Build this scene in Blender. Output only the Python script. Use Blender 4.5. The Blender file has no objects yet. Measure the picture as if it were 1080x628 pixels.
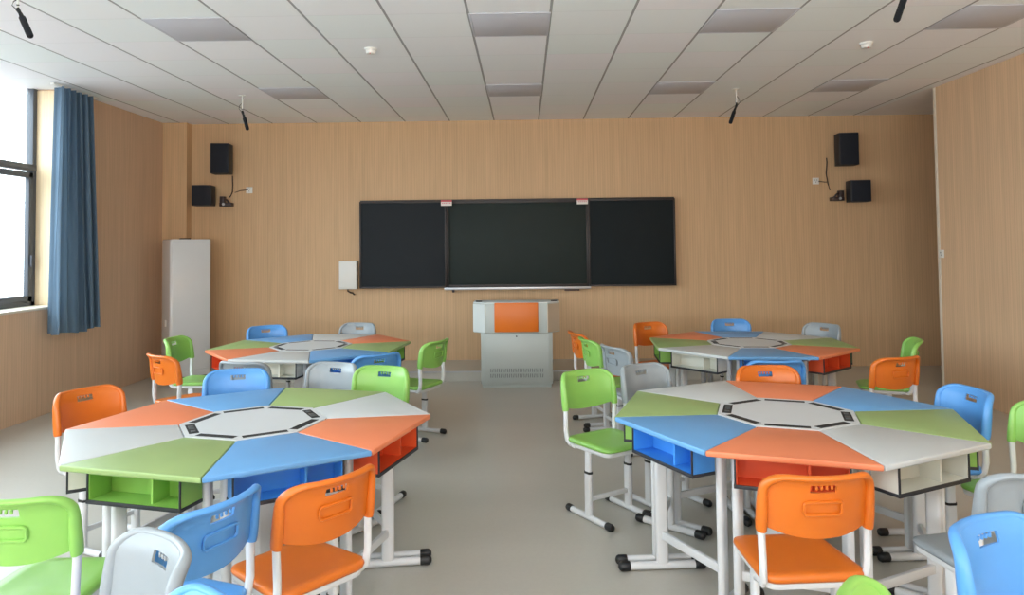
import bpy, bmesh, math, random
from mathutils import Vector, Matrix, Euler
random.seed(7)
PI = math.pi
C = bpy.context.scene.collection
sc = bpy.context.scene

# ------------------------------------------------------------------ materials
def lin(c):
    return tuple(((v/255)/12.92 if v/255 <= .04045 else ((v/255+.055)/1.055)**2.4) for v in c)

def mat(name, rgb, rough=.45, spec=.5, metal=0, var=.04, scale=6, bump=0, bscale=80, coat=0):
    m = bpy.data.materials.new(name); m.use_nodes = True
    nt = m.node_tree; N = nt.nodes; L = nt.links
    b = N['Principled BSDF']
    c = lin(rgb)
    b.inputs['Roughness'].default_value = rough
    b.inputs['Metallic'].default_value = metal
    b.inputs['Specular IOR Level'].default_value = spec
    b.inputs['Coat Weight'].default_value = coat
    tc = N.new('ShaderNodeTexCoord'); nz = N.new('ShaderNodeTexNoise')
    nz.inputs['Scale'].default_value = scale; nz.inputs['Detail'].default_value = 3
    L.new(tc.outputs['Object'], nz.inputs['Vector'])
    mx = N.new('ShaderNodeMix'); mx.data_type = 'RGBA'
    mx.inputs['A'].default_value = (*[v*(1-var) for v in c], 1)
    mx.inputs['B'].default_value = (*[min(1, v*(1+var)) for v in c], 1)
    L.new(nz.outputs['Fac'], mx.inputs['Factor'])
    L.new(mx.outputs['Result'], b.inputs['Base Color'])
    if bump:
        n2 = N.new('ShaderNodeTexNoise'); n2.inputs['Scale'].default_value = bscale
        L.new(tc.outputs['Object'], n2.inputs['Vector'])
        bp = N.new('ShaderNodeBump'); bp.inputs['Strength'].default_value = bump; bp.inputs['Distance'].default_value = .002
        L.new(n2.outputs['Fac'], bp.inputs['Height']); L.new(bp.outputs['Normal'], b.inputs['Normal'])
    return m

def math_node(nt, op, a, b=None, c=None):
    n = nt.nodes.new('ShaderNodeMath'); n.operation = op
    for i, v in enumerate((a, b, c)):
        if v is None: continue
        if isinstance(v, (int, float)): n.inputs[i].default_value = v
        else: nt.links.new(v, n.inputs[i])
    return n.outputs[0]

def wood_wall(name, axis, rgb):
    """veneered acoustic panelling: fine vertical grooves and stretched grain"""
    m = bpy.data.materials.new(name); m.use_nodes = True
    nt = m.node_tree; N = nt.nodes; L = nt.links; b = N['Principled BSDF']
    b.inputs['Roughness'].default_value = .5; b.inputs['Specular IOR Level'].default_value = .3
    g = N.new('ShaderNodeNewGeometry'); sp = N.new('ShaderNodeSeparateXYZ'); L.new(g.outputs['Position'], sp.inputs[0])
    t = sp.outputs[axis]
    mp = N.new('ShaderNodeMapping'); L.new(g.outputs['Position'], mp.inputs['Vector'])
    mp.inputs['Scale'].default_value = (34, 34, 1.3)
    nz = N.new('ShaderNodeTexNoise'); nz.inputs['Scale'].default_value = 1; nz.inputs['Detail'].default_value = 5
    L.new(mp.outputs[0], nz.inputs['Vector'])
    mp2 = N.new('ShaderNodeMapping'); L.new(g.outputs['Position'], mp2.inputs['Vector'])
    mp2.inputs['Scale'].default_value = (1.1, 1.1, .35)
    nz2 = N.new('ShaderNodeTexNoise'); nz2.inputs['Scale'].default_value = 1.4; nz2.inputs['Detail'].default_value = 2
    L.new(mp2.outputs[0], nz2.inputs['Vector'])
    # strip tone changes every 0.128 m
    strip = math_node(nt, 'FLOOR', math_node(nt, 'DIVIDE', t, .064))
    wn = N.new('ShaderNodeTexWhiteNoise'); wn.noise_dimensions = '1D'; L.new(strip, wn.inputs['W'])
    fr = math_node(nt, 'FRACT', math_node(nt, 'DIVIDE', t, .032))
    groove = math_node(nt, 'LESS_THAN', fr, .11)
    f1 = math_node(nt, 'MULTIPLY_ADD', nz.outputs['Fac'], .34, .83)
    f2 = math_node(nt, 'MULTIPLY_ADD', wn.outputs['Value'], .05, .975)
    f3 = math_node(nt, 'MULTIPLY_ADD', nz2.outputs['Fac'], .12, .94)
    f4 = math_node(nt, 'MULTIPLY_ADD', groove, -.17, 1.02)
    f = math_node(nt, 'MULTIPLY', math_node(nt, 'MULTIPLY', f1, f2), math_node(nt, 'MULTIPLY', f3, f4))
    vm = N.new('ShaderNodeVectorMath'); vm.operation = 'SCALE'
    vm.inputs[0].default_value = lin(rgb); L.new(f, vm.inputs['Scale'])
    L.new(vm.outputs[0], b.inputs['Base Color'])
    return m

def floor_mat():
    m = bpy.data.materials.new('grey_vinyl_floor'); m.use_nodes = True
    nt = m.node_tree; N = nt.nodes; L = nt.links; b = N['Principled BSDF']
    g = N.new('ShaderNodeNewGeometry')
    n1 = N.new('ShaderNodeTexNoise'); n1.inputs['Scale'].default_value = 1.1; n1.inputs['Detail'].default_value = 4
    n2 = N.new('ShaderNodeTexNoise'); n2.inputs['Scale'].default_value = 45; n2.inputs['Detail'].default_value = 4
    mp = N.new('ShaderNodeMapping'); mp.inputs['Scale'].default_value = (.5, 2.2, 1)
    L.new(g.outputs['Position'], mp.inputs['Vector'])
    L.new(mp.outputs[0], n1.inputs['Vector']); L.new(g.outputs['Position'], n2.inputs['Vector'])
    f = math_node(nt, 'MULTIPLY', math_node(nt, 'MULTIPLY_ADD', n1.outputs['Fac'], .22, .89), math_node(nt, 'MULTIPLY_ADD', n2.outputs['Fac'], .10, .95))
    vm = N.new('ShaderNodeVectorMath'); vm.operation = 'SCALE'; vm.inputs[0].default_value = lin(FLOOR_RGB); L.new(f, vm.inputs['Scale'])
    L.new(vm.outputs[0], b.inputs['Base Color'])
    r = math_node(nt, 'MULTIPLY_ADD', n1.outputs['Fac'], .14, .27); L.new(r, b.inputs['Roughness'])
    b.inputs['Specular IOR Level'].default_value = .5
    return m

X0, TY0, TYD = -0.9917, 5.12, .577   # ceiling grid
def ceiling_mat():
    m = bpy.data.materials.new('ceiling_tiles'); m.use_nodes = True
    nt = m.node_tree; N = nt.nodes; L = nt.links; b = N['Principled BSDF']
    g = N.new('ShaderNodeNewGeometry'); sp = N.new('ShaderNodeSeparateXYZ'); L.new(g.outputs['Position'], sp.inputs[0])
    tx = math_node(nt, 'DIVIDE', math_node(nt, 'SUBTRACT', sp.outputs[0], X0-60), .6)
    ty = math_node(nt, 'DIVIDE', math_node(nt, 'SUBTRACT', sp.outputs[1], TY0-57.7), TYD)
    fx = math_node(nt, 'PINGPONG', tx, .5); fy = math_node(nt, 'PINGPONG', ty, .5)
    lx = math_node(nt, 'LESS_THAN', fx, .016); ly = math_node(nt, 'LESS_THAN', fy, .010)
    cb = N.new('ShaderNodeCombineXYZ')
    L.new(math_node(nt, 'FLOOR', tx), cb.inputs[0]); L.new(math_node(nt, 'FLOOR', ty), cb.inputs[1])
    wn = N.new('ShaderNodeTexWhiteNoise'); wn.noise_dimensions = '2D'; L.new(cb.outputs[0], wn.inputs['Vector'])
    hs = N.new('ShaderNodeMix'); hs.data_type = 'RGBA'
    hs.inputs['A'].default_value = (*lin((248, 248, 254)), 1); hs.inputs['B'].default_value = (*lin((242, 250, 252)), 1)
    L.new(wn.outputs['Value'], hs.inputs['Factor'])
    k = math_node(nt, 'MULTIPLY', math_node(nt, 'MULTIPLY_ADD', lx, -.62, 1), math_node(nt, 'MULTIPLY_ADD', ly, -.08, 1))
    vm = N.new('ShaderNodeVectorMath'); vm.operation = 'SCALE'; L.new(hs.outputs['Result'], vm.inputs[0]); L.new(k, vm.inputs['Scale'])
    L.new(vm.outputs[0], b.inputs['Base Color'])
    b.inputs['Roughness'].default_value = .62; b.inputs['Specular IOR Level'].default_value = .3
    return m

def glass_mat():
    m = bpy.data.materials.new('window_glass'); m.use_nodes = True
    nt = m.node_tree; N = nt.nodes; L = nt.links
    for n in list(N): N.remove(n)
    o = N.new('ShaderNodeOutputMaterial'); t = N.new('ShaderNodeBsdfTransparent'); gl = N.new('ShaderNodeBsdfGlossy')
    gl.inputs['Roughness'].default_value = .02; t.inputs['Color'].default_value = (.96, .98, .98, 1)
    lw = N.new('ShaderNodeLayerWeight'); lw.inputs['Blend'].default_value = .2; mx = N.new('ShaderNodeMixShader')
    L.new(math_node(nt, 'MULTIPLY_ADD', lw.outputs['Facing'], .10, .02), mx.inputs[0]); L.new(t.outputs[0], mx.inputs[1]); L.new(gl.outputs[0], mx.inputs[2]); L.new(mx.outputs[0], o.inputs[0])
    return m

def curtain_mat():
    m = mat('curtain_cloth', (100, 122, 142), rough=.75, spec=.2, var=.05, scale=3, bump=.25, bscale=500)
    nt = m.node_tree; N = nt.nodes; L = nt.links; b = N['Principled BSDF']
    tr = N.new('ShaderNodeBsdfTranslucent'); tr.inputs['Color'].default_value = (*lin((100, 128, 150)), 1)
    mx = N.new('ShaderNodeMixShader'); mx.inputs[0].default_value = .22
    out = [n for n in N if n.type == 'OUTPUT_MATERIAL'][0]
    L.new(b.outputs[0], mx.inputs[1]); L.new(tr.outputs[0], mx.inputs[2]); L.new(mx.outputs[0], out.inputs[0])
    return m

FLOOR_RGB = (183, 180, 171)
WALL_RGB = (204, 170, 132)
M = {}
M['wall_x'] = wood_wall('wood_panel_front_wall', 0, WALL_RGB)
M['wall_y'] = wood_wall('wood_panel_side_wall_skylit', 1, (208, 177, 149)); M['wall_r'] = wood_wall('wood_panel_right_wall_lit', 1, (216, 184, 150))  # sky light put into the side colour, window light into the paler right one
M['floor'] = floor_mat(); M['ceil'] = ceiling_mat(); M['glass'] = glass_mat(); M['curtain'] = curtain_mat()
M['white_metal'] = mat('white_powder_coated_steel', (208, 210, 212), rough=.38, var=.02)
M['black'] = mat('black_plastic', (22, 22, 24), rough=.45, var=.1)
M['edge'] = mat('black_edge_band', (34, 36, 42), rough=.5)
M['hubtop'] = mat('hub_white_laminate', (197, 201, 203), rough=.42, var=.02)
M['well'] = mat('dark_cable_well', (18, 18, 18), rough=.7)
M['socket'] = mat('grey_socket', (66, 70, 72), rough=.5)
M['frame'] = mat('grey_window_frame', (74, 78, 86), rough=.45)
M['sill'] = mat('pale_sill_stone', (214, 205, 190), rough=.4)
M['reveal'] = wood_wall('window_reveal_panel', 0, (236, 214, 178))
M['podium'] = mat('podium_grey_steel', (180, 188, 185), rough=.4, var=.02)
M['podium_light'] = mat('podium_pale_side', (214, 222, 222), rough=.32, var=.02)
M['podium_vent'] = mat('podium_vent_dark', (128, 134, 134), rough=.6)
M['orange_panel'] = mat('orange_podium_panel', (214, 108, 18), rough=.4)
M['podium_reflect'] = mat('podium_side_reflection', (190, 172, 150), rough=.4)  # wood reflection and side shading put into the tan facing colour
M['board'] = mat('dark_green_writing_board', (33, 38, 40), rough=.75, spec=.15, var=.08, scale=2)
M['board_l'] = mat('dark_slate_writing_board', (44, 48, 52), rough=.75, spec=.15, var=.08, scale=2)
M['screen'] = mat('display_glass', (40, 48, 46), rough=.6, spec=.2, var=.1, scale=2)
M['bframe'] = mat('dark_brown_board_frame', (40, 31, 29), rough=.45)
M['alu'] = mat('silver_aluminium', (190, 192, 196), rough=.35, metal=.6)
M['offwhite'] = mat('offwhite_plastic', (226, 226, 222), rough=.4)
M['speaker'] = mat('black_speaker_vinyl', (30, 33, 40), rough=.55)
M['grille'] = mat('speaker_grille_cloth', (24, 28, 38), rough=.85, bump=.5, bscale=600)
M['amp'] = mat('dark_brown_steel', (66, 52, 50), rough=.4, metal=.3)
M['cable'] = mat('dark_cable', (58, 46, 36), rough=.6)
M['paper'] = mat('white_sticker', (232, 226, 222), rough=.6)
M['red'] = mat('red_sticker_print', (206, 92, 96), rough=.6)
M['ac'] = mat('glossy_white_cabinet', (214, 216, 218), rough=.14, var=.02, coat=.4)
M['lightpanel'] = mat('unlit_light_diffuser', (200, 202, 212), rough=.5, var=.03, bump=.3, bscale=300)
M['fluff'] = mat('microphone_foam', (22, 26, 32), rough=.95, bump=.8, bscale=400)
M['soffit'] = mat('plain_grey_ceiling_board', (244, 242, 242), rough=.7)
COL = {'o': ('orange', (206, 106, 26), (222, 128, 88)), 'b': ('blue', (86, 150, 214), (100, 156, 206)),
       'g': ('green', (132, 184, 88), (145, 169, 108)), 'w': ('grey', (142, 150, 155), (190, 194, 194))}
CH = {k: mat(v[0]+'_chair_plastic', v[1], rough=.36, var=.03, bump=.12, bscale=300) for k, v in COL.items()}
TOP = {k: mat(('white' if k == 'w' else v[0])+'_desk_laminate', v[2], rough=.42, var=.02) for k, v in COL.items()}
BOX = {'o': mat('orange_storage_panel', (212, 82, 40), rough=.45), 'b': mat('blue_storage_panel', (60, 138, 216), rough=.45),
       'g': mat('green_storage_panel', (136, 184, 84), rough=.45), 'w': mat('white_storage_panel', (214, 214, 204), rough=.45)}

# ------------------------------------------------------------------ mesh helpers
class MB:
    def __init__(s): s.bm = bmesh.new()
    def _t(s, vs, mx):
        if mx is not None: bmesh.ops.transform(s.bm, matrix=mx, verts=vs)
    def box(s, c, size, rot=None, bev=0, seg=2):
        r = bmesh.ops.create_cube(s.bm, size=1); vs = r['verts']
        bmesh.ops.transform(s.bm, matrix=Matrix.Diagonal((*size, 1)), verts=vs)
        if bev:
            es = list({e for v in vs for e in v.link_edges})
            q = bmesh.ops.bevel(s.bm, geom=es, offset=bev, segments=seg, affect='EDGES', profile=.5)
            vs = list({v for f in q['faces'] for v in f.verts} | {v for v in vs if v.is_valid})
        mx = Matrix.Translation(c)
        if rot is not None: mx = mx @ Euler(rot).to_matrix().to_4x4()
        s._t(vs, mx); return s
    def prism(s, pts, z0, z1, bev=0, seg=2, mx=None):
        vs = [s.bm.verts.new((x, y, z0)) for x, y in pts]
        f = s.bm.faces.new(vs); r = bmesh.ops.extrude_face_region(s.bm, geom=[f])
        nv = [g for g in r['geom'] if isinstance(g, bmesh.types.BMVert)]
        bmesh.ops.translate(s.bm, verts=nv, vec=(0, 0, z1-z0)); al = vs+nv
        if bev:
            es = list({e for v in al for e in v.link_edges})
            q = bmesh.ops.bevel(s.bm, geom=es, offset=bev, segments=seg, affect='EDGES', profile=.5)
            al = list({v for f in q['faces'] for v in f.verts} | {v for v in al if v.is_valid})
        s._t(al, mx); return s
    def tube(s, path, rad, n=12, rx=1, ry=1, up=(0, 0, 1), cap=True):
        """sweep an ellipse along a path; rad may be a list; rx across, ry along 'up'"""
        P = [Vector(p) for p in path]; rings = []
        for i, p in enumerate(P):
            t = (P[min(i+1, len(P)-1)]-P[max(i-1, 0)]).normalized()
            u = Vector(up)
            if abs(t.dot(u)) > .98: u = Vector((0, 1, 0)) if abs(t.y) < .9 else Vector((1, 0, 0))
            a = t.cross(u).normalized(); b = a.cross(t).normalized()
            r = rad[i] if isinstance(rad, (list, tuple)) else rad
            rings.append([s.bm.verts.new(p+a*math.cos(2*PI*k/n)*r*rx+b*math.sin(2*PI*k/n)*r*ry) for k in range(n)])
        for A, B in zip(rings, rings[1:]):
            for k in range(n): s.bm.faces.new((A[k], A[(k+1) % n], B[(k+1) % n], B[k]))
        if cap: s.bm.faces.new(rings[0][::-1]); s.bm.faces.new(rings[-1])
        return s
    def loft(s, rings, cap=True):
        R = [[s.bm.verts.new(p) for p in r] for r in rings]; n = len(R[0])
        for A, B in zip(R, R[1:]):
            for k in range(n): s.bm.faces.new((A[k], A[(k+1) % n], B[(k+1) % n], B[k]))
        if cap: s.bm.faces.new(R[0][::-1]); s.bm.faces.new(R[-1])
        return s
    def build(s, name, m, parent=None, smooth=True, angle=35):
        bmesh.ops.recalc_face_normals(s.bm, faces=s.bm.faces)
        me = bpy.data.meshes.new(name); s.bm.to_mesh(me); s.bm.free()
        ms = m if isinstance(m, (list, tuple)) else [m]
        for q in ms: me.materials.append(q)
        if smooth:
            me.polygons.foreach_set('use_smooth', [True]*len(me.polygons))
            try: me.set_sharp_from_angle(angle=math.radians(angle))
            except Exception: pass
        o = bpy.data.objects.new(name, me); C.objects.link(o)
        if parent is not None: o.parent = parent
        return o

def rrect(w, d, r, n=5, cx=0, cy=0):
    pts = []
    for (sx, sy, a0) in ((1, 1, 0), (-1, 1, 90), (-1, -1, 180), (1, -1, 270)):
        for k in range(n+1):
            a = math.radians(a0+90*k/n)
            pts.append((cx+sx*(w/2-r)+r*math.cos(a), cy+sy*(d/2-r)+r*math.sin(a)))
    return pts

def root(name, loc, rz=0):
    o = bpy.data.objects.new(name, None); C.objects.link(o); o.location = loc; o.rotation_euler = (0, 0, rz)
    o.empty_display_size = .1
    return o
def tag(o, label, cat, group=None):
    o['label'] = label; o['category'] = cat
    if group: o['group'] = group
    return o
def struct(name, mb, m, parent=None, smooth=False):
    o = mb.build(name, m, parent, smooth)
    o['kind'] = 'structure'
    return o
KIDS = {}
def kids(o):
    return list(o.children)
def copy_tree(o, parent=None):
    c = o.copy(); C.objects.link(c)
    if parent is not None: c.parent = parent
    for ch in kids(o): copy_tree(ch, c)
    return c

# ------------------------------------------------------------------ camera (solved from the photograph's perspective)
HC = 1.64
f_, pitch, yaw, roll, py_ = 753.2776, .0355, .0172, .0108, 232.4
cy_, sy_ = math.cos(yaw), math.sin(yaw)
F = Vector((-sy_*math.cos(pitch), cy_*math.cos(pitch), math.sin(pitch)))
R0 = Vector((cy_, sy_, 0)); U0 = R0.cross(F)
R = R0*math.cos(roll)-U0*math.sin(roll); U = R0*math.sin(roll)+U0*math.cos(roll)
cd = bpy.data.cameras.new('camera'); cam = bpy.data.objects.new('camera', cd); C.objects.link(cam)
cd.sensor_width = 36; cd.lens = 36*f_/1080; cd.shift_y = -(314-py_)/1080; cd.clip_start = .05; cd.clip_end = 200
cam.matrix_world = Matrix(((R.x, U.x, -F.x, 0), (R.y, U.y, -F.y, 0), (R.z, U.z, -F.z, HC), (0, 0, 0, 1)))
sc.camera = cam

# ------------------------------------------------------------------ room shell
ZC, YB, XL, XR, YR = 3.33, 9.56, -4.82, 4.54, -2.6
struct('floor', MB().box((.64, 3.45, -.06), (11.72, 12.7, .12)), M['floor'])
struct('ceiling', MB().box((-.35, 3.45, ZC+.06), (9.70, 12.7, .12)), M['ceil'])
struct('ceiling', MB().box((5.495, 3.45, ZC+.06), (1.99, 12.7, .12)), M['soffit'])
struct('wall_front', MB().box((.7, YB+.06, 1.7), (11.6, .12, 3.5)), M['wall_x'])
struct('wall_rear', MB().box((.7, YR-.06, 1.7), (11.6, .12, 3.5)), M['wall_x'])
struct('wall_right', MB().box((XR+.08, (YR+7.92)/2, 1.66), (.16, 7.92-YR, 3.34)), M['wall_r'])
struct('wall_right_alcove', MB().box((6.42, (7+YB)/2, 1.66), (.12, YB-7, 3.34)), M['wall_y'])
struct('wall_alcove_near', MB().box(((XR+.1+6.42)/2, 7.0, 1.66), (6.42-XR-.1, .12, 3.34)), M['wall_x'])
struct('trim_1', MB().box((XR-.004, 7.905, 1.665), (.012, .04, 3.33), bev=.003), M['sill'])
# left wall with two window openings up to the ceiling
SZ = 1.05; WT = .36
wins = [(3.35, 7.37), (-2.0, 2.55)]
b = MB()
b.box((XL-WT/2, (YR+YB)/2, SZ/2), (WT, YB-YR, SZ))
ys = [YR, -2.0, 2.55, 3.35, 7.37, YB]
for a, c in ((YR, -2.0), (2.55, 3.35), (7.37, YB)):
    b.box((XL-WT/2, (a+c)/2, (SZ+ZC)/2), (WT, c-a, ZC-SZ))
struct('wall_left', b, M['wall_y'])
struct('wall_left_pier', MB().box((XL+.16, YB-.07, ZC/2), (.33, .14, ZC)), M['wall_x'])
for i, (y0, y1) in enumerate(wins):
    xg = XL-.31
    w = root('window_%d' % (i+1), (xg, (y0+y1)/2, SZ)); w['kind'] = 'structure'
    fr = MB(); H = ZC-SZ; hw = (y1-y0)/2
    fw = .07
    zt = 1.45   # transom height above the sill
    for y in (-hw+fw/2, hw-fw/2): fr.box((0, y, H/2), (.07, fw, H), bev=.004)
    for z in (fw/2, H+.04): fr.box((0, 0, z), (.07, 2*hw, fw), bev=.004)
    fr.box((0, 0, zt), (.075, 2*hw, .07), bev=.004)
    n = 3
    for k in range(1, n):
        fr.box((0, -hw+2*hw*k/n, H/2), (.07, .07, H), bev=.004)
    fr.build('window_frame', M['frame'], w, True)
    # opening sash in the lower row nearest the front wall
    sa = MB(); ya, yb2 = hw-2*hw/n+.035, hw-fw; za, zb = fw, zt-.05
    for y in (ya+.03, yb2-.03): sa.box((.02, y, (za+zb)/2), (.05, .06, zb-za), bev=.004)
    for z in (za+.03, zb-.03): sa.box((.02, (ya+yb2)/2, z), (.05, yb2-ya, .06), bev=.004)
    s_ = sa.build('sash', M['frame'], w)
    hb = MB(); hb.box((.055, yb2-.03, (za+zb)/2-.25), (.025, .022, .12), bev=.006); hb.build('sash_handle', M['frame'], s_)
    for k in range(n):
        ya = -hw+2*hw*k/n+.03; yb2 = -hw+2*hw*(k+1)/n-.03
        for za, zb in ((.05, zt-.04), (zt+.04, H-.05)):
            MB().box((0, (ya+yb2)/2, (za+zb)/2), (.006, yb2-ya, zb-za)).build('pane', M['glass'], w, False)
    struct('trim_%d' % (2+i), MB().box((XL-.15, (y0+y1)/2, SZ+.012), (.33, y1-y0, .024), bev=.004), M['sill'])
    struct('trim_%d' % (4+i), MB().box((XL-.175, y1-.006, (SZ+ZC)/2), (.35, .012, ZC-SZ-.03)), M['reveal'])

# low teaching platform at the front wall
struct('trim_6', MB().box((0, (8.7+YB)/2, .062), (6.3, YB-8.7, .124), bev=.004), M['floor'])
struct('trim_7', MB().box((0, 8.7, .118), (6.3, .022, .018), bev=.003), M['alu'])

# ------------------------------------------------------------------ curtain
def curtain():
    r = root('curtain', (XL+.02, 7.45, .80)); tag(r, 'blue grey floor-free curtain gathered beside the left window', 'curtain')
    r['label'] = 'blue grey curtain hanging in folds beside the left window'
    b = MB(); NU, NV = 150, 26; H = ZC-.80-.03
    rows = []
    for j in range(NV+1):
        v = j/NV; z = H*v; row = []
        y0 = -.44+ .07*v**1.5; y1 = .27-.12*v          # gathered band, a little wider at the hem
        amp = .078-.022*v
        for i in range(NU+1):
            u = i/NU; ph = u*2*PI*5.5
            x = .10+amp*math.sin(ph+.5*math.sin(v*2+u*5))+.016*math.sin(ph*2.3+v)+.035*(1-v)*math.sin(u*3)
            y = y0+(y1-y0)*u+.02*math.sin(ph*2+1)*(1-.4*v)
            row.append(b.bm.verts.new((x, y, z+.012*math.sin(u*9)*(1-v))))
        rows.append(row)
    for A, B in zip(rows, rows[1:]):
        for k in range(NU): b.bm.faces.new((A[k], A[k+1], B[k+1], B[k]))
    b.build('cloth', M['curtain'], r, True, 180)
    t = MB(); t.box((.09, -.06, H+.012), (.04, .75, .022), bev=.003); t.build('curtain_track', M['offwhite'], r)
curtain()

# ------------------------------------------------------------------ ceiling things
lx = [-2.79, -.39, 1.41, 3.21]; rows = ((5.12, 'near'), (7.428, 'far'))
xn = ['leftmost', 'second from left', 'third from left', 'rightmost']
for (y, rn) in rows:
    for x, nm in zip(lx, xn):
        r = root('ceiling_light', (x+.3, y+TYD/2, ZC-.012))
        MB().box((0, 0, .009), (.565, TYD-.03, .006), bev=.001).build('diffuser', M['lightpanel'], r)
        f = MB()
        for sx in (-1, 1): f.box((sx*.291, 0, .008), (.016, TYD-.002, .006), bev=.002)
        for sy in (-1, 1): f.box((0, sy*(TYD/2-.008), .008), (.566, .014, .006), bev=.002)
        f.build('light_frame', M['lightpanel'], r)
        tag(r, 'unlit square grey ceiling light, %s in the %s row' % (nm, 'row closer to the camera' if rn == 'near' else 'row by the board wall'), 'ceiling light', 'recessed square ceiling lights')
        r['label'] = 'unlit grey square ceiling light, %s in the row %s' % (nm, 'nearer the camera' if rn == 'near' else 'near the board wall')

def smoke(x, y, lab):
    r = root('smoke_detector', (x, y, ZC)); tag(r, lab, 'smoke detector', 'white smoke detectors')
    b = MB(); prof = [(.052, 0), (.054, -.012), (.05, -.018), (.043, -.022), (.042, -.036), (.036, -.046), (.015, -.05)]
    b.loft([[(q*math.cos(2*PI*k/28), q*math.sin(2*PI*k/28), z) for k in range(28)] for q, z in prof]); b.build('housing', M['offwhite'], r)
    MB().box((.0, -.030, -.049), (.012, .012, .006), bev=.002).build('indicator', M['red'], r)
smoke(-1.29, 6.0, 'round white smoke detector on the ceiling left of centre')
smoke(2.92, 6.06, 'round white smoke detector on the ceiling at the right')

def mic(x, y, drop, tip, lab, length=.19):
    r = root('hanging_microphone', (x, y, ZC)); tag(r, lab, 'microphone', 'black microphones hanging from the ceiling')
    b = MB(); b.loft([[(q*math.cos(2*PI*k/20), q*math.sin(2*PI*k/20), z) for k in range(20)] for q, z in ((.035, 0), (.035, -.005), (.02, -.010), (.008, -.012))])
    b.build('mount_plate', M['offwhite'], r)
    MB().tube([(0, 0, -.01), (0, 0, -drop)], .0065, n=10).build('stem', M['offwhite'], r)
    d = Vector(tip).normalized(); p = Vector((0, 0, -drop))
    MB().tube([p+Vector((0, 0, .02)), p+Vector((0, 0, -.012)), p+d*.06], [.010, .014, .010], n=12).build('clip', M['black'], r)
    a = p+d*.04
    L_ = length
    MB().tube([a, a+d*.012, a+d*.035, a+d*.05, a+d*(L_-.012), a+d*(L_-.003), a+d*L_], [.008, .012, .013, .020, .020, .016, .009], n=18).build('microphone_body', M['fluff'], r)
    w = Vector((.03 if tip[0] > 0 else -.03, 0, 0))
    MB().tube([Vector((.004, 0, -.02)), Vector((.004, 0, -drop*.45)), p*.65-w, p*.85-w*1.3, p-w*.7, p+d*.03], .003, n=8).build('cable', M['black'], r)
mic(-3.10, 7.79, .17, (.30, -.1, -.95), 'black microphone hanging from the ceiling near the left speakers')
mic(2.34, 7.82, .17, (-.34, -.1, -.9), 'black microphone hanging from the ceiling near the right speakers')
mic(-3.265, 4.52, .115, (.50, -.25, -.8), 'black microphone at the top left corner of the photo', .22)
mic(2.395, 4.42, .12, (-.42, -.25, -.85), 'black microphone at the top edge, right of centre', .22)

# ------------------------------------------------------------------ wall-mounted things
def speaker(lab, c, size, rz, tall):
    w, d, h = size
    r = root('wall_speaker', (c[0], YB-.02, c[1]), 0); tag(r, lab, 'speaker', 'black wall speakers')
    rm = Matrix.Rotation(rz, 4, 'Z') @ Matrix.Translation((0, -d/2-.05, 0))
    b = MB(); b.box((0, 0, 0), (w, d, h), bev=.008); bmesh.ops.transform(b.bm, matrix=rm, verts=b.bm.verts); b.build('cabinet', M['speaker'], r)
    g = MB(); g.box((0, -d/2-.004, 0), (w-.02, .014, h-.02), bev=.005); bmesh.ops.transform(g.bm, matrix=rm, verts=g.bm.verts); g.build('grille', M['grille'], r)
    k = MB(); k.box((0, .0, 0), (.07, .03, .12), bev=.003); k.box((0, -.03, 0), (.03, .06, .04), bev=.003); k.build('wall_bracket', M['amp'], r)
    return r
speaker('tall black speaker on the left of the board wall', (-4.03, 2.83), (.235, .2, .40), .12, 1)
speaker('small square black speaker beside the left corner pier', (-4.27, 2.345), (.25, .2, .27), .12, 0)
speaker('tall black speaker on the right of the board wall', (4.245, 2.85), (.245, .2, .42), -.1, 1)
speaker('small square black speaker at the far right of the board wall', (4.385, 2.30), (.25, .2, .28), -.1, 0)

def amp(cx, cz, s, lab, top):
    r = root('amplifier_bracket', (cx, YB, cz)); tag(r, lab, 'bracket', 'dark brackets beside the speakers')
    b = MB(); b.box((0, -.05, -.06), (.16, .10, .05), bev=.006); b.box((-s*.05, -.05, .0), (.06, .08, .10), bev=.006)
    b.tube([(-s*.04, -.06, .02), (s*.02, -.09, .0), (s*.05, -.06, -.05)], .012, n=10); b.build('bracket_body', M['amp'], r)
    MB().tube([(-s*.02, -.102, -.055), (-s*.02, -.112, -.055)], .018, n=16).build('knob', M['alu'], r)
    return r
amp(-3.995, 2.29, 1, 'dark bracket with knob beside left square speaker', 0)
amp(4.14, 2.27, -1, 'dark bracket with knob beside right square speaker', 0)
def cable(path, lab, rad=.008):
    o = MB().tube(path, rad, n=8).build('cable', M['cable']); tag(o, lab, 'cable')
cable([(-3.93, YB-.02, 2.62), (-3.925, YB-.02, 2.5), (-3.93, YB-.02, 2.40), (-3.95, YB-.025, 2.35), (-3.97, YB-.03, 2.33)], 'dark cable running down from the left tall speaker')
cable([(4.03, YB-.02, 2.76), (4.035, YB-.02, 2.70), (4.02, YB-.02, 2.55), (4.04, YB-.02, 2.42), (4.06, YB-.03, 2.33)], 'dark cable running down beside the right tall speaker')
cable([(-3.90, YB-.012, 2.395), (-3.82, YB-.012, 2.42), (-3.72, YB-.014, 2.43)], 'thin lead from the left socket to the bracket', .005)
cable([(3.92, YB-.014, 2.45), (4.0, YB-.012, 2.44), (4.03, YB-.014, 2.44)], 'thin lead from the right socket to the bracket', .005)
def outlet(loc, lab, rz=0):
    r = root('wall_socket', loc, rz); tag(r, lab, 'socket', 'white wall sockets')
    MB().box((0, -.006, 0), (.086, .012, .086), bev=.004).build('face_plate', M['offwhite'], r)
    b = MB()
    for x, z in ((-.012, .012), (.012, .012), (0, -.014)): b.box((x, -.0125, z), (.006, .002, .014))
    b.build('socket_slots', M['black'], r)
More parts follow.
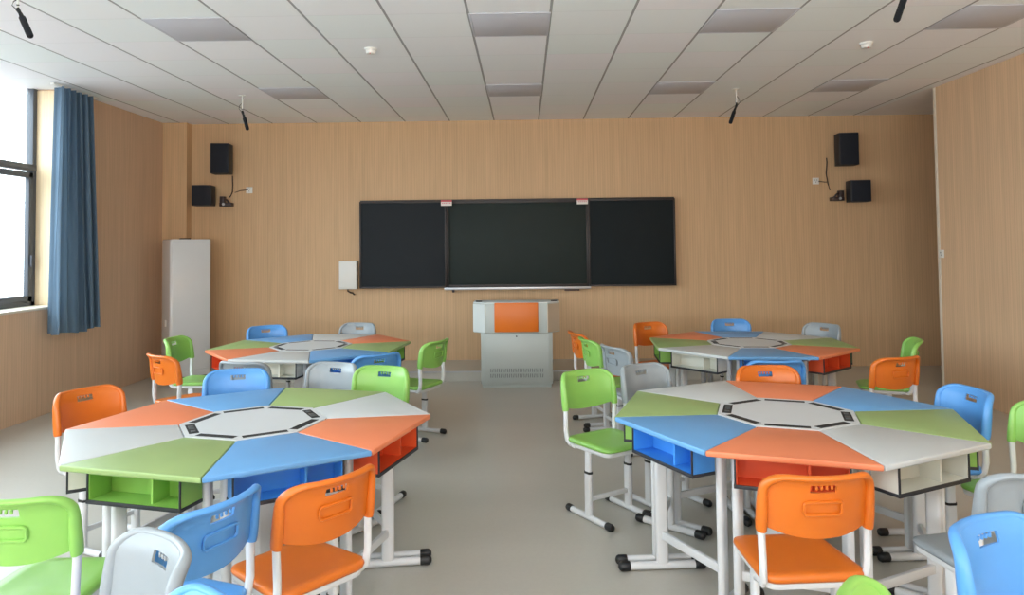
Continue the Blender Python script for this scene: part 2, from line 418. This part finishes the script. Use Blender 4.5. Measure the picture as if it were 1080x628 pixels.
outlet((-3.705, YB, 2.425), 'white wall socket right of the left speakers')
outlet((3.885, YB, 2.455), 'white wall socket left of the right speakers')
outlet((XR, 7.86, 1.50), 'white wall socket near the edge of the right wall', -PI/2)

# white box left of the board
r = root('control_box', (-2.35, YB, 1.27)); tag(r, 'white metal control box on the wall left of the blackboard', 'control box')
MB().box((0, -.05, 0), (.24, .10, .375), bev=.008).build('box_body', M['offwhite'], r)
MB().box((0, -.103, 0), (.215, .008, .35), bev=.003).build('front_cover', M['offwhite'], r)
MB().tube([(-.01, -.05, -.18), (-.015, -.05, -.21), (.02, -.045, -.235), (.05, -.04, -.24), (.07, -.03, -.265)], .010, n=8).build('cable_loop', M['cable'], r)

# blackboard with central display
r = root('sliding_blackboard', (-.1, YB, 1.09)); tag(r, 'long dark sliding blackboard with central glass display', 'blackboard')
W, Hh = 4.18, 1.153
def panel(x0, x1, y, m, nm, fr=.022):
    p = MB().box(((x0+x1)/2, y, Hh/2), (x1-x0-2*fr, .02, Hh-2*fr), bev=.002).build(nm, m, r)
    b = MB()
    for x in (x0+fr/2, x1-fr/2): b.box((x, y-.004, Hh/2), (fr, .035, Hh), bev=.003)
    for z in (fr/2, Hh-fr/2): b.box(((x0+x1)/2, y-.004, z), (x1-x0-.002, .034, fr), bev=.003)
    b.build('panel_frame', M['bframe'], p)
panel(-2.09, -.935, -.10, M['board_l'], 'writing_panel')
panel(.945, 2.09, -.10, M['board'], 'writing_panel')
panel(-.945, .955, -.055, M['screen'], 'display_screen', .035)
b = MB(); b.box((0, -.04, Hh+.005), (4.18, .07, .028), bev=.004); b.box((0, -.04, .012), (4.18, .07, .02), bev=.004); b.build('guide_rail', M['bframe'], r)
b = MB(); b.box((.0, -.10, -.022), (1.93, .09, .012), bev=.003); b.box((.0, -.142, -.012), (1.93, .008, .032), bev=.003)
b.build('chalk_tray', M['alu'], r)
b = MB(); b.box((-.85, -.09, -.045), (.035, .03, .035), bev=.005); b.box((.72, -.09, -.045), (.2, .02, .02), bev=.005); b.build('tray_bracket', M['amp'], r)
for x, nm in ((-1.00, 'left'), (.80, 'right')):
    s = root('paper_sticker', (x-.0, YB-.122, 2.215)); tag(s, 'small white and red sticker at the top %s board joint' % nm, 'sticker', 'small stickers on the blackboard frame')
    MB().box((0, 0, 0), (.145, .003, .075)).build('sticker_paper', M['paper'], s, False)
    b = MB(); b.box((0, -.0025, .025), (.145, .002, .024))
    for k in range(5): b.box((-.05+.025*k, -.0025, -.004), (.014, .002, .010))
    b.build('sticker_print', M['red'], s, False)
    s.location.x = x-.03

# podium
r = root('teaching_podium', (-.105, 8.30, 0)); tag(r, 'pale grey steel teaching podium with an orange front panel', 'podium')
b = MB(); b.box((0, .19, .335), (.83, .36, .59), bev=.006); b.build('cabinet_body', M['podium'], r)
b = MB(); b.box((0, .20, .02), (.80, .34, .05), bev=.004); b.build('plinth', M['podium'], r)
d = MB().box((0, .006, .345), (.765, .014, .55), bev=.003).build('cabinet_door', M['podium'], r)
b = MB()
for row in range(2):
    for k in range(26): b.box((-.3+.024*k, -.003, .20-.062*row), (.009, .006, .042), rot=(0, .12 if k % 2 else -.05, 0))
b.build('vent_slots', M['podium_vent'], d, False)
MB().tube([(0, .0, .59), (0, -.008, .59)], .009, n=12).build('lock', M['black'], d)
pts = [(-.36, -.03), (.36, -.03), (.505, .10), (.505, .37), (-.505, .37), (-.505, .10)]
b = MB(); b.prism(pts, .63, .97, bev=.006); b.build('upper_console', M['podium'], r)
b = MB(); b.prism([(x*1.0, y) for x, y in pts], .97, .982, bev=.003); b.build('console_lid', M['podium_light'], r)
b = MB(); b.prism([(-.365, -.036), (-.355, -.028), (-.50, .102), (-.508, .095)], .64, .96); b.build('side_facing', M['podium_light'], r)
b = MB(); b.prism([(.365, -.036), (.355, -.028), (.50, .102), (.508, .095)], .64, .96); b.build('side_facing', M['podium_reflect'], r)
MB().box((.0, -.040, .812), (.505, .03, .335), bev=.008).build('orange_front_panel', M['orange_panel'], r)
b = MB(); b.box((-.44, .12, .988), (.07, .03, .014), bev=.004); b.box((.44, .12, .988), (.07, .03, .014), bev=.004); b.build('lid_clip', M['black'], r)

# tall white cabinet in the corner
r = root('tall_white_cabinet', (-4.29, 9.0, 0), .72); tag(r, 'tall narrow glossy white floor-standing cabinet in the left corner', 'cabinet')
b = MB(); b.loft([[(x, y, z) for x, y in rrect(.49*s, .38*s, .03)] for z, s in ((.06, 1), (1.74, 1), (1.755, .985), (1.762, .95))]); b.build('cabinet_body', M['ac'], r)
b = MB(); b.box((0, -.193, .93), (.45, .012, 1.58), bev=.005); b.build('front_panel', M['ac'], r)
b = MB(); b.prism(rrect(.44, .30, .03), 0, .06); b.build('plinth', M['black'], r)
b = MB(); b.box((-.02, 0, 1.77), (.12, .08, .016), bev=.005); b.build('top_cap', M['black'], r)
b = MB(); b.box((-.248, -.02, .72), (.01, .05, .08), bev=.003); b.build('side_latch', M['offwhite'], r)

# ------------------------------------------------------------------ desks
GAP = .002; RV = .8945; RH = .3608; T8 = math.tan(PI/8)
AO, AI = RV*math.cos(PI/8), RH*math.cos(PI/8); RM = .60
def make_desk(k):
    t = root('trapezoid_desk', (0, 0, 0))
    ao, ai = AO, AI+.004
    pts = [(ao*T8-GAP, ao-RM), (-(ao*T8-GAP), ao-RM), (-(ai*T8-GAP), ai-RM), (ai*T8-GAP, ai-RM)]
    MB().prism(pts, .735, .76, bev=.006, seg=3).build('desktop', TOP[k], t)
    # open storage tray under the top (faces outward)
    w, h, y1, dp, th = .45, .125, ao-RM-.03, .124, .010
    b = MB(); z0 = .735-h
    b.box((0, y1-dp/2, z0+th/2), (w, dp, th)); b.box((0, y1-dp/2, .735-th/2-.001), (w-.002, dp, th))
    for s in (-1, 1): b.box((s*(w/2-th/2), y1-dp/2, z0+h/2-.001), (th, dp, h-.004))
    b.box((0, y1-dp+th/2, z0+h/2), (w-.004, th, h-.006))
    b.box((-.07, y1-dp/2-.01, z0+h/2-.001), (.010, dp-.022, h-.006))
    sb = b.build('storage_tray', BOX[k], t, False)
    e = MB(); e.box((0, y1+.002, z0+.003), (w+.008, .008, .016), bev=.002)
    for s in (-1, 1):
        e.box((s*(w/2-.002), y1+.002, z0+h/2), (.008, .008, h-.004), bev=.002)
        e.box((s*(w/2+.001), y1-dp/2, z0+.003), (.006, dp, .014), bev=.002)
    e.build('tray_edging', M['edge'], sb)
    # side legs run along the radial edges
    for s in (-1, 1):
        ca, sa_ = math.cos(s*PI/8), math.sin(s*PI/8)
        def P(rr, off, z):   # rr along radial edge, off inward from the seam
            x = sa_*rr-s*ca*off; y = ca*rr+abs(sa_)*off-RM
            return Vector((x, y, z))
        off = .038; cm = .67
        o1, o2 = P(cm, off, .035), P(cm, off, .72)
        ang = math.atan2((P(1, off, 0)-P(0, off, 0)).y, (P(1, off, 0)-P(0, off, 0)).x)
        cs = [(x, y) for x, y in rrect(.062, .034, .015, 4)]
        rot = Matrix.Rotation(ang, 4, 'Z')
        b = MB(); b.prism(cs, .035, .70, mx=Matrix.Translation((o1.x, o1.y, 0)) @ rot)
        lg = b.build('leg', M['white_metal'], t)
        b = MB(); a0, a1 = P(cm-.20, off, .024), P(cm+.20, off, .024)
        b.tube([a0, a1], .021, n=14, rx=1, ry=.95); b.build('foot', M['white_metal'], lg)
        dv = (a1-a0).normalized()
        for q, sg in ((a0, -1), (a1, 1)):
            MB().tube([q-dv*sg*.035, q-dv*sg*.03, q+dv*sg*.008, q+dv*sg*.018, q+dv*sg*.024], [.022, .0245, .0245, .019, .008], n=14).build('foot_cap', M['black'], lg)
        MB().tube([P(.42, off, .715), P(.73, off, .715)], .014, n=8).build('top_rail', M['white_metal'], lg)
    xa = math.sin(PI/8)*.67-math.cos(PI/8)*.038; yy = math.cos(PI/8)*.67+math.sin(PI/8)*.038-RM
    MB().box((0, yy, .175), (2*xa, .022, .04), bev=.004).build('crossbar', M['white_metal'], t)
    return t

def make_hub():
    t = root('octagonal_hub', (0, 0, 0))
    b = MB(); a = AI-.001; z0, z1 = .735, .762
    si, so, sl = a-.066, a-.020, .104      # slot inner, outer apothem and half length
    for k in range(8):
        mx = Matrix.Rotation(k*PI/4+PI/8, 4, 'Z')
        def q(pts): b.prism([(x, y) for x, y in pts], z0, z1, mx=mx)
        q([(0, 0), (si, -si*T8), (si, si*T8)])
        q([(so, -so*T8), (a, -a*T8), (a, a*T8), (so, so*T8)])
        q([(si, -si*T8), (so, -so*T8), (so, -sl), (si, -sl)])
        q([(si, sl), (so, sl), (so, so*T8), (si, si*T8)])
    b.build('hub_top', M['hubtop'], t, False)
    for k in range(8):
        b = MB(); mx = Matrix.Rotation(k*PI/4+PI/8, 4, 'Z')
        b.prism([(si, -sl), (so, -sl), (so, sl), (si, sl)], .745, .7612, mx=mx); o = b.build('cable_slot', M['well'], t, False)
        if k in (0, 4):
            b = MB(); b.box(((si+so)/2, -.03, .762), (.026, .07, .004), bev=.001); b.box(((si+so)/2, .055, .762), (.022, .03, .004), bev=.001)
            bmesh.ops.transform(b.bm, matrix=mx, verts=b.bm.verts); b.build('power_socket', M['socket'], o)
    b = MB(); pp = [(.16*math.cos(PI/8+k*PI/4), .16*math.sin(PI/8+k*PI/4)) for k in range(8)]
    b.prism(pp, .02, .735, bev=.004); b.build('pedestal', M['white_metal'], t)
    b = MB(); b.prism([(x*1.25, y*1.25) for x, y in pp], 0, .03, bev=.006); b.build('base_plate', M['white_metal'], t)
    return t

TABLES = {'FL': ((-1.3869, 3.6437), .1494, 'wgbowgbo', 'front left table'),
          'FR': ((1.3421, 3.7528), -.7161, 'gbowgbow', 'front right table'),
          'BL': ((-1.9315, 6.4404), .270, 'owbgowbg', 'back left table'),
          'BR': ((1.9697, 6.3916), -.4683, 'gwbogwbo', 'back right table')}
protos = {}; hub0 = None
SIDE = ['right', 'far right', 'far', 'far left', 'left', 'near left', 'near', 'near right']
for tk, ((cx, cyy), a, cols, tn) in TABLES.items():
    if hub0 is None: hub0 = hub = make_hub()
    else: hub = copy_tree(hub0)
    hub.location = (cx, cyy, 0); hub.rotation_euler = (0, 0, a)
    tag(hub, 'white octagonal hub with black cable slots in the middle of the %s' % tn, 'table hub', 'octagonal hubs of the desk clusters')
    used_sides = set()
    for k, c in enumerate(cols):
        ph = a+PI/8+k*PI/4
        if c not in protos: protos[c] = d = make_desk(c)
        else: d = copy_tree(protos[c])
        d.location = (cx+RM*math.cos(ph), cyy+RM*math.sin(ph), 0); d.rotation_euler = (0, 0, ph-PI/2)
        # side as seen from the camera
        sd = SIDE[int(round((ph % (2*PI))/(PI/4))) % 8]
        nmc = 'white' if c == 'w' else COL[c][0]
        tag(d, '%s trapezoid desk on the %s side of the %s' % (nmc, sd, tn), 'desk', 'trapezoid desks of the octagonal tables')

# ------------------------------------------------------------------ chairs
def make_chair(k):
    t = root('student_chair', (0, 0, 0)); m = CH[k]
    # seat pad: rounded, slightly dished, rolled front edge
    def ring(w, d, r, z, front=0):
        return [(x*.95*(1-.05*(y/.19)), y, z-front*max(0, (y-.10))*1.2) for x, y in rrect(w, d, r, 6)]
    b = MB()
    b.loft([ring(.355, .355, .05, .432, 0), ring(.385, .385, .06, .438, .0), ring(.395, .395, .065, .450, .05), ring(.388, .388, .06, .461, .08),
            ring(.36, .36, .055, .466, .08), ring(.28, .28, .05, .461, .05), ring(.16, .16, .04, .457, 0), ring(.04, .04, .01, .456, 0)])
    b.build('seat', m, t, True, 60)
    b = MB(); b.loft([ring(.33, .33, .04, .408), ring(.365, .365, .05, .412), ring(.374, .374, .055, .420), ring(.374, .374, .055, .434)])
    b.build('seat_frame', M['white_metal'], t)
    # backrest
    yb = lambda x, z: -.165-.068*(1-(x/.21)**2)-(z-.62)*.13-.022*max(0, min(1, (z-.775)/.055))**2
    def ztop(x):
        ax = abs(x); r = .070
        if ax > .196-r: return .832-.002-(r-math.sqrt(max(0, r*r-(ax-(.196-r))**2)))*.95
        return .828
    def zbot(x): return .606+.038*(abs(x)/.2)**2.2
    xs = sorted({round(v*.955, 4) for v in [-.204, -.2, -.193, -.185, -.175, -.165, -.155, -.14, -.12, -.1, -.08, -.066, -.05, -.03, -.01, .01, .03, .05, .066, .08, .1, .12, .14, .155, .165, .175, .185, .193, .2, .204]})
    vs_ = [0, .08, .16, .25, .34, .43, .52, .61, .65, .735, .80, .865, .905, .95, 1]
    b = MB(); g = [[b.bm.verts.new((x, yb(x, zbot(x)+(ztop(x)-zbot(x))*v), zbot(x)+(ztop(x)-zbot(x))*v)) for x in xs] for v in vs_]
    for j in range(len(vs_)-1):
        for i in range(len(xs)-1):
            xm = (xs[i]+xs[i+1])/2
            if abs(xm) < .05 and .735 <= vs_[j] < .865: continue
            b.bm.faces.new((g[j][i], g[j][i+1], g[j+1][i+1], g[j+1][i]))
    b.bm.normal_update()
    if sum(f.normal.y for f in b.bm.faces) > 0: bmesh.ops.reverse_faces(b.bm, faces=list(b.bm.faces))
    bmesh.ops.solidify(b.bm, geom=list(b.bm.faces), thickness=.009)
    # rim: sleeve - corner - top roll - corner - sleeve
    path = []; rad = []
    for s in (-1, 1):
        seg = [(s*.194, z) for z in (.618, .622, .64, .68, .72, .745, .762)]
        arc = [(s*(.126+.068*math.cos(a_)), .762+.068*math.sin(a_)) for a_ in [PI/2*q/6 for q in range(1, 7)]]
        pr_ = seg+arc; rr = [.010, .0165, .018, .018, .017, .016, .015]+[.0145, .0135, .0125, .0115, .0105, .010]
        if s < 0: L1 = list(zip(pr_, rr))
        else: L2 = list(zip(pr_, rr))[::-1]
    mid = [((x, .8295), .0095) for x in (-.09, -.045, 0, .045, .09)]
    full = L1+mid+L2
    b.tube([(x, yb(x, z)-.002, z) for (x, z), _ in full], [q for _, q in full], n=12, rx=1.1, ry=1.45, up=(0, 1, 0))
    # finger teeth inside the handle slot
    zc_ = .606+.865*.22
    for q in range(4): b.box((-.027+.018*q, yb(0, .78)-.003, zc_-.006), (.008, .008, .014), bev=.002)
    # embossed frame on the rear face
    em = []
    for (x, z) in rrect(.135, .046, .012, 4, 0, .716): em.append((x, yb(x, z)-.0075, z))
    em.append(em[0])
    b.tube(em, .0055, n=6, up=(0, 1, 0))
    b.build('backrest', m, t, True, 50)
    for s in (-1, 1):
        b = MB(); b.tube([(s*.18, -.10, .420), (s*.183, -.150, .424), (s*.187, -.172, .445), (s*.191, -.180, .50), (s*.194, yb(.194, .62)-.002, .63), (s*.194, yb(.194, .70)-.002, .70)],
                         [.013]*6, n=12, rx=1.0, ry=1.25, up=(0, 1, 0)); b.build('back_post', M['white_metal'], t)
        b = MB(); b.prism(rrect(.032, .056, .014, 4), .032, .285, mx=Matrix.Translation((s*.155, -.01, 0)))
        lg = b.build('leg', M['white_metal'], t)
        b = MB(); b.prism(rrect(.026, .048, .011, 4), .28, .415, mx=Matrix.Translation((s*.155, -.01, 0))); b.build('inner_tube', M['white_metal'], lg)
        b = MB(); b.prism(rrect(.035, .059, .015, 4), .279, .291, mx=Matrix.Translation((s*.155, -.01, 0))); b.build('collar', M['black'], lg)
        b = MB(); b.tube([(s*.155, -.205, .022), (s*.155, .185, .022)], .019, n=14, rx=1, ry=.95); b.build('foot', M['white_metal'], lg)
        for y, sg in ((-.205, -1), (.185, 1)):
            MB().tube([(s*.155, y-sg*.032, .022), (s*.155, y-sg*.027, .022), (s*.155, y+sg*.008, .022), (s*.155, y+sg*.018, .022), (s*.155, y+sg*.023, .022)], [.0195, .0218, .0218, .017, .007], n=14).build('foot_cap', M['black'], lg)
    MB().box((0, -.01, .125), (.295, .018, .028), bev=.005).build('crossbar', M['white_metal'], t)
    return t

CHAIRS = [
    ('o', -2.33, 4.014, -0.448, 'orange chair at the left side of the front left table'),
    ('b', -1.854, 4.497, -1.346, 'blue chair at the far side of the front left table, before a grey chair'),
    ('w', -1.409, 4.745, -1.93, 'grey chair between the blue and green chairs behind the front left table'),
    ('g', -1.024, 4.573, -1.878, 'green chair at the far right side of the front left table'),
    ('o', -0.867, 2.703, 2.457, 'orange chair at the near right side of the front left table, back to camera'),
    ('b', -1.209, 2.408, 2.73, 'blue chair at the near side of the front left table, back to camera'),
    ('g', -1.71, 2.582, 1.591, 'green chair at the left photo edge, back towards the camera'),
    ('w', -1.17, 1.79, -2.28, 'grey chair at the bottom left edge, facing the camera, beside the blue chair'),
    ('b', -0.9, 1.46, -2.45, 'blue chair at the bottom photo edge, only its top rim showing'),
    ('g', 0.5, 4.388, -0.991, 'green chair in the aisle at the left side of the front right table'),
    ('w', 0.896, 4.6, -1.013, 'grey chair beside the green chair at the far left of the front right table'),
    ('o', 1.565, 4.465, -1.534, 'orange chair at the far side of the front right table, facing the camera'),
    ('b', 2.165, 3.93, 3.2, 'blue chair at the right side of the front right table, near the right wall'),
    ('g', 2.33, 3.46, 3.4, 'green chair cut off by the right photo edge, facing left'),
    ('o', 1.008, 2.776, 1.643, 'orange chair at the near side of the front right table, back to camera'),
    ('w', 1.735, 2.79, 1.78, 'grey chair cut off at right, pushed to the front right table'),
    ('b', 1.425, 1.876, -1.1, 'blue chair at the bottom right corner, front of its back showing'),
    ('g', 0.955, 1.52, -0.45, 'green chair rim at the bottom edge beside the front orange chair'),
    ('o', 0.692, 6.671, 0.263, 'orange chair furthest left at the back right table, seen from the side'),
    ('g', 0.755, 6.22, 0.26, 'green chair between orange and pale grey chairs left of the back right table'),
    ('w', 0.905, 5.8, 0.42, 'pale grey chair at the near left side of the back right table'),
    ('o', 1.36, 7.136, -1.095, 'orange chair at the far left side of the back right table'),
    ('b', 2.151, 7.353, -1.563, 'blue chair at the far side of the back right table, before the wall'),
    ('w', 2.73, 6.979, -2.578, 'grey chair at the far right side of the back right table'),
    ('g', 2.965, 6.02, 2.82, 'green chair at the right side of the back right table, behind an orange chair'),
    ('o', 2.531, 5.285, 1.899, 'orange chair at the near right side of the back right table, back to camera'),
    ('b', 1.718, 5.186, 1.568, 'blue chair at the near side of the back right table, behind an orange chair'),
    ('b', -2.538, 7.181, -0.924, 'blue chair at the far left side of the back left table, before the wall'),
    ('w', -1.809, 7.309, -1.811, 'grey chair at the far right side of the back left table, before the wall'),
    ('g', -2.949, 6.464, -0.03, 'green chair at the left side of the back left table, by the white cabinet'),
    ('o', -2.657, 5.629, 0.931, 'orange chair at the near left side of the back left table, seen from the side'),
    ('g', -0.972, 6.234, 2.737, 'green chair at the right side of the back left table, on the aisle'),
    ('b', -1.256, 5.574, 2.251, 'blue chair at the near right side of the back left table, back to camera'),
    ('w', -1.97, 5.315, 1.331, 'grey chair at the near side of the back left table, behind a blue chair'),
]
cp = {}
for (c, x, y, ang, lab) in CHAIRS:
    if c not in cp: cp[c] = o = make_chair(c)
    else: o = copy_tree(cp[c])
    o.location = (x, y, 0); o.rotation_euler = (0, 0, ang-PI/2)
    tag(o, lab, 'chair', 'coloured plastic student chairs')

# ------------------------------------------------------------------ light
w = bpy.data.worlds.new('overcast_sky'); sc.world = w; w.use_nodes = True
nt = w.node_tree; bg = nt.nodes['Background']
tc = nt.nodes.new('ShaderNodeTexCoord'); sp = nt.nodes.new('ShaderNodeSeparateXYZ'); nt.links.new(tc.outputs['Generated'], sp.inputs[0])
rp = nt.nodes.new('ShaderNodeValToRGB'); rp.color_ramp.elements[0].position = .42; rp.color_ramp.elements[1].position = .62
rp.color_ramp.elements[0].color = (.17, .175, .18, 1); rp.color_ramp.elements[1].color = (.80, .92, 1.0, 1)
nt.links.new(math_node(nt, 'MULTIPLY_ADD', sp.outputs[2], .5, .5), rp.inputs[0]); nt.links.new(rp.outputs[0], bg.inputs[0])
bg.inputs[1].default_value = 10.8
for i, (y0, y1) in enumerate(wins):
    ld = bpy.data.lights.new('window_portal', 'AREA'); ld.shape = 'RECTANGLE'; ld.size = y1-y0; ld.size_y = ZC-SZ
    ld.cycles.is_portal = True
    lo = bpy.data.objects.new('window_portal', ld); C.objects.link(lo)
    lo.matrix_world = Matrix(((0, 0, -1, XL-.40), (1, 0, 0, (y0+y1)/2), (0, -1, 0, (SZ+ZC)/2), (0, 0, 0, 1)))
def area(name, loc, rot, sx, sy, power, col):
    ld = bpy.data.lights.new(name, 'AREA'); ld.shape = 'RECTANGLE'; ld.size = sx; ld.size_y = sy; ld.energy = power; ld.color = col
    lo = bpy.data.objects.new(name, ld); C.objects.link(lo); lo.location = loc; lo.rotation_euler = rot
    return lo
# added fill lamp behind the camera, tilted up to brighten the ceiling
area('rear_fill_light', (-.5, YR+.15, 1.7), (PI/2+.95, 0, 0), 7.5, 2.0, 780, (.90, .96, 1))

sc.view_settings.view_transform = 'Standard'
sc.view_settings.look = 'None'
sc.view_settings.exposure = 0.0
sc.cycles.use_denoising = True
sc.cycles.max_bounces = 10; sc.cycles.diffuse_bounces = 6; sc.cycles.transparent_max_bounces = 12
sc.cycles.sample_clamp_indirect = 6
sc.cycles.caustics_reflective = False; sc.cycles.caustics_refractive = False
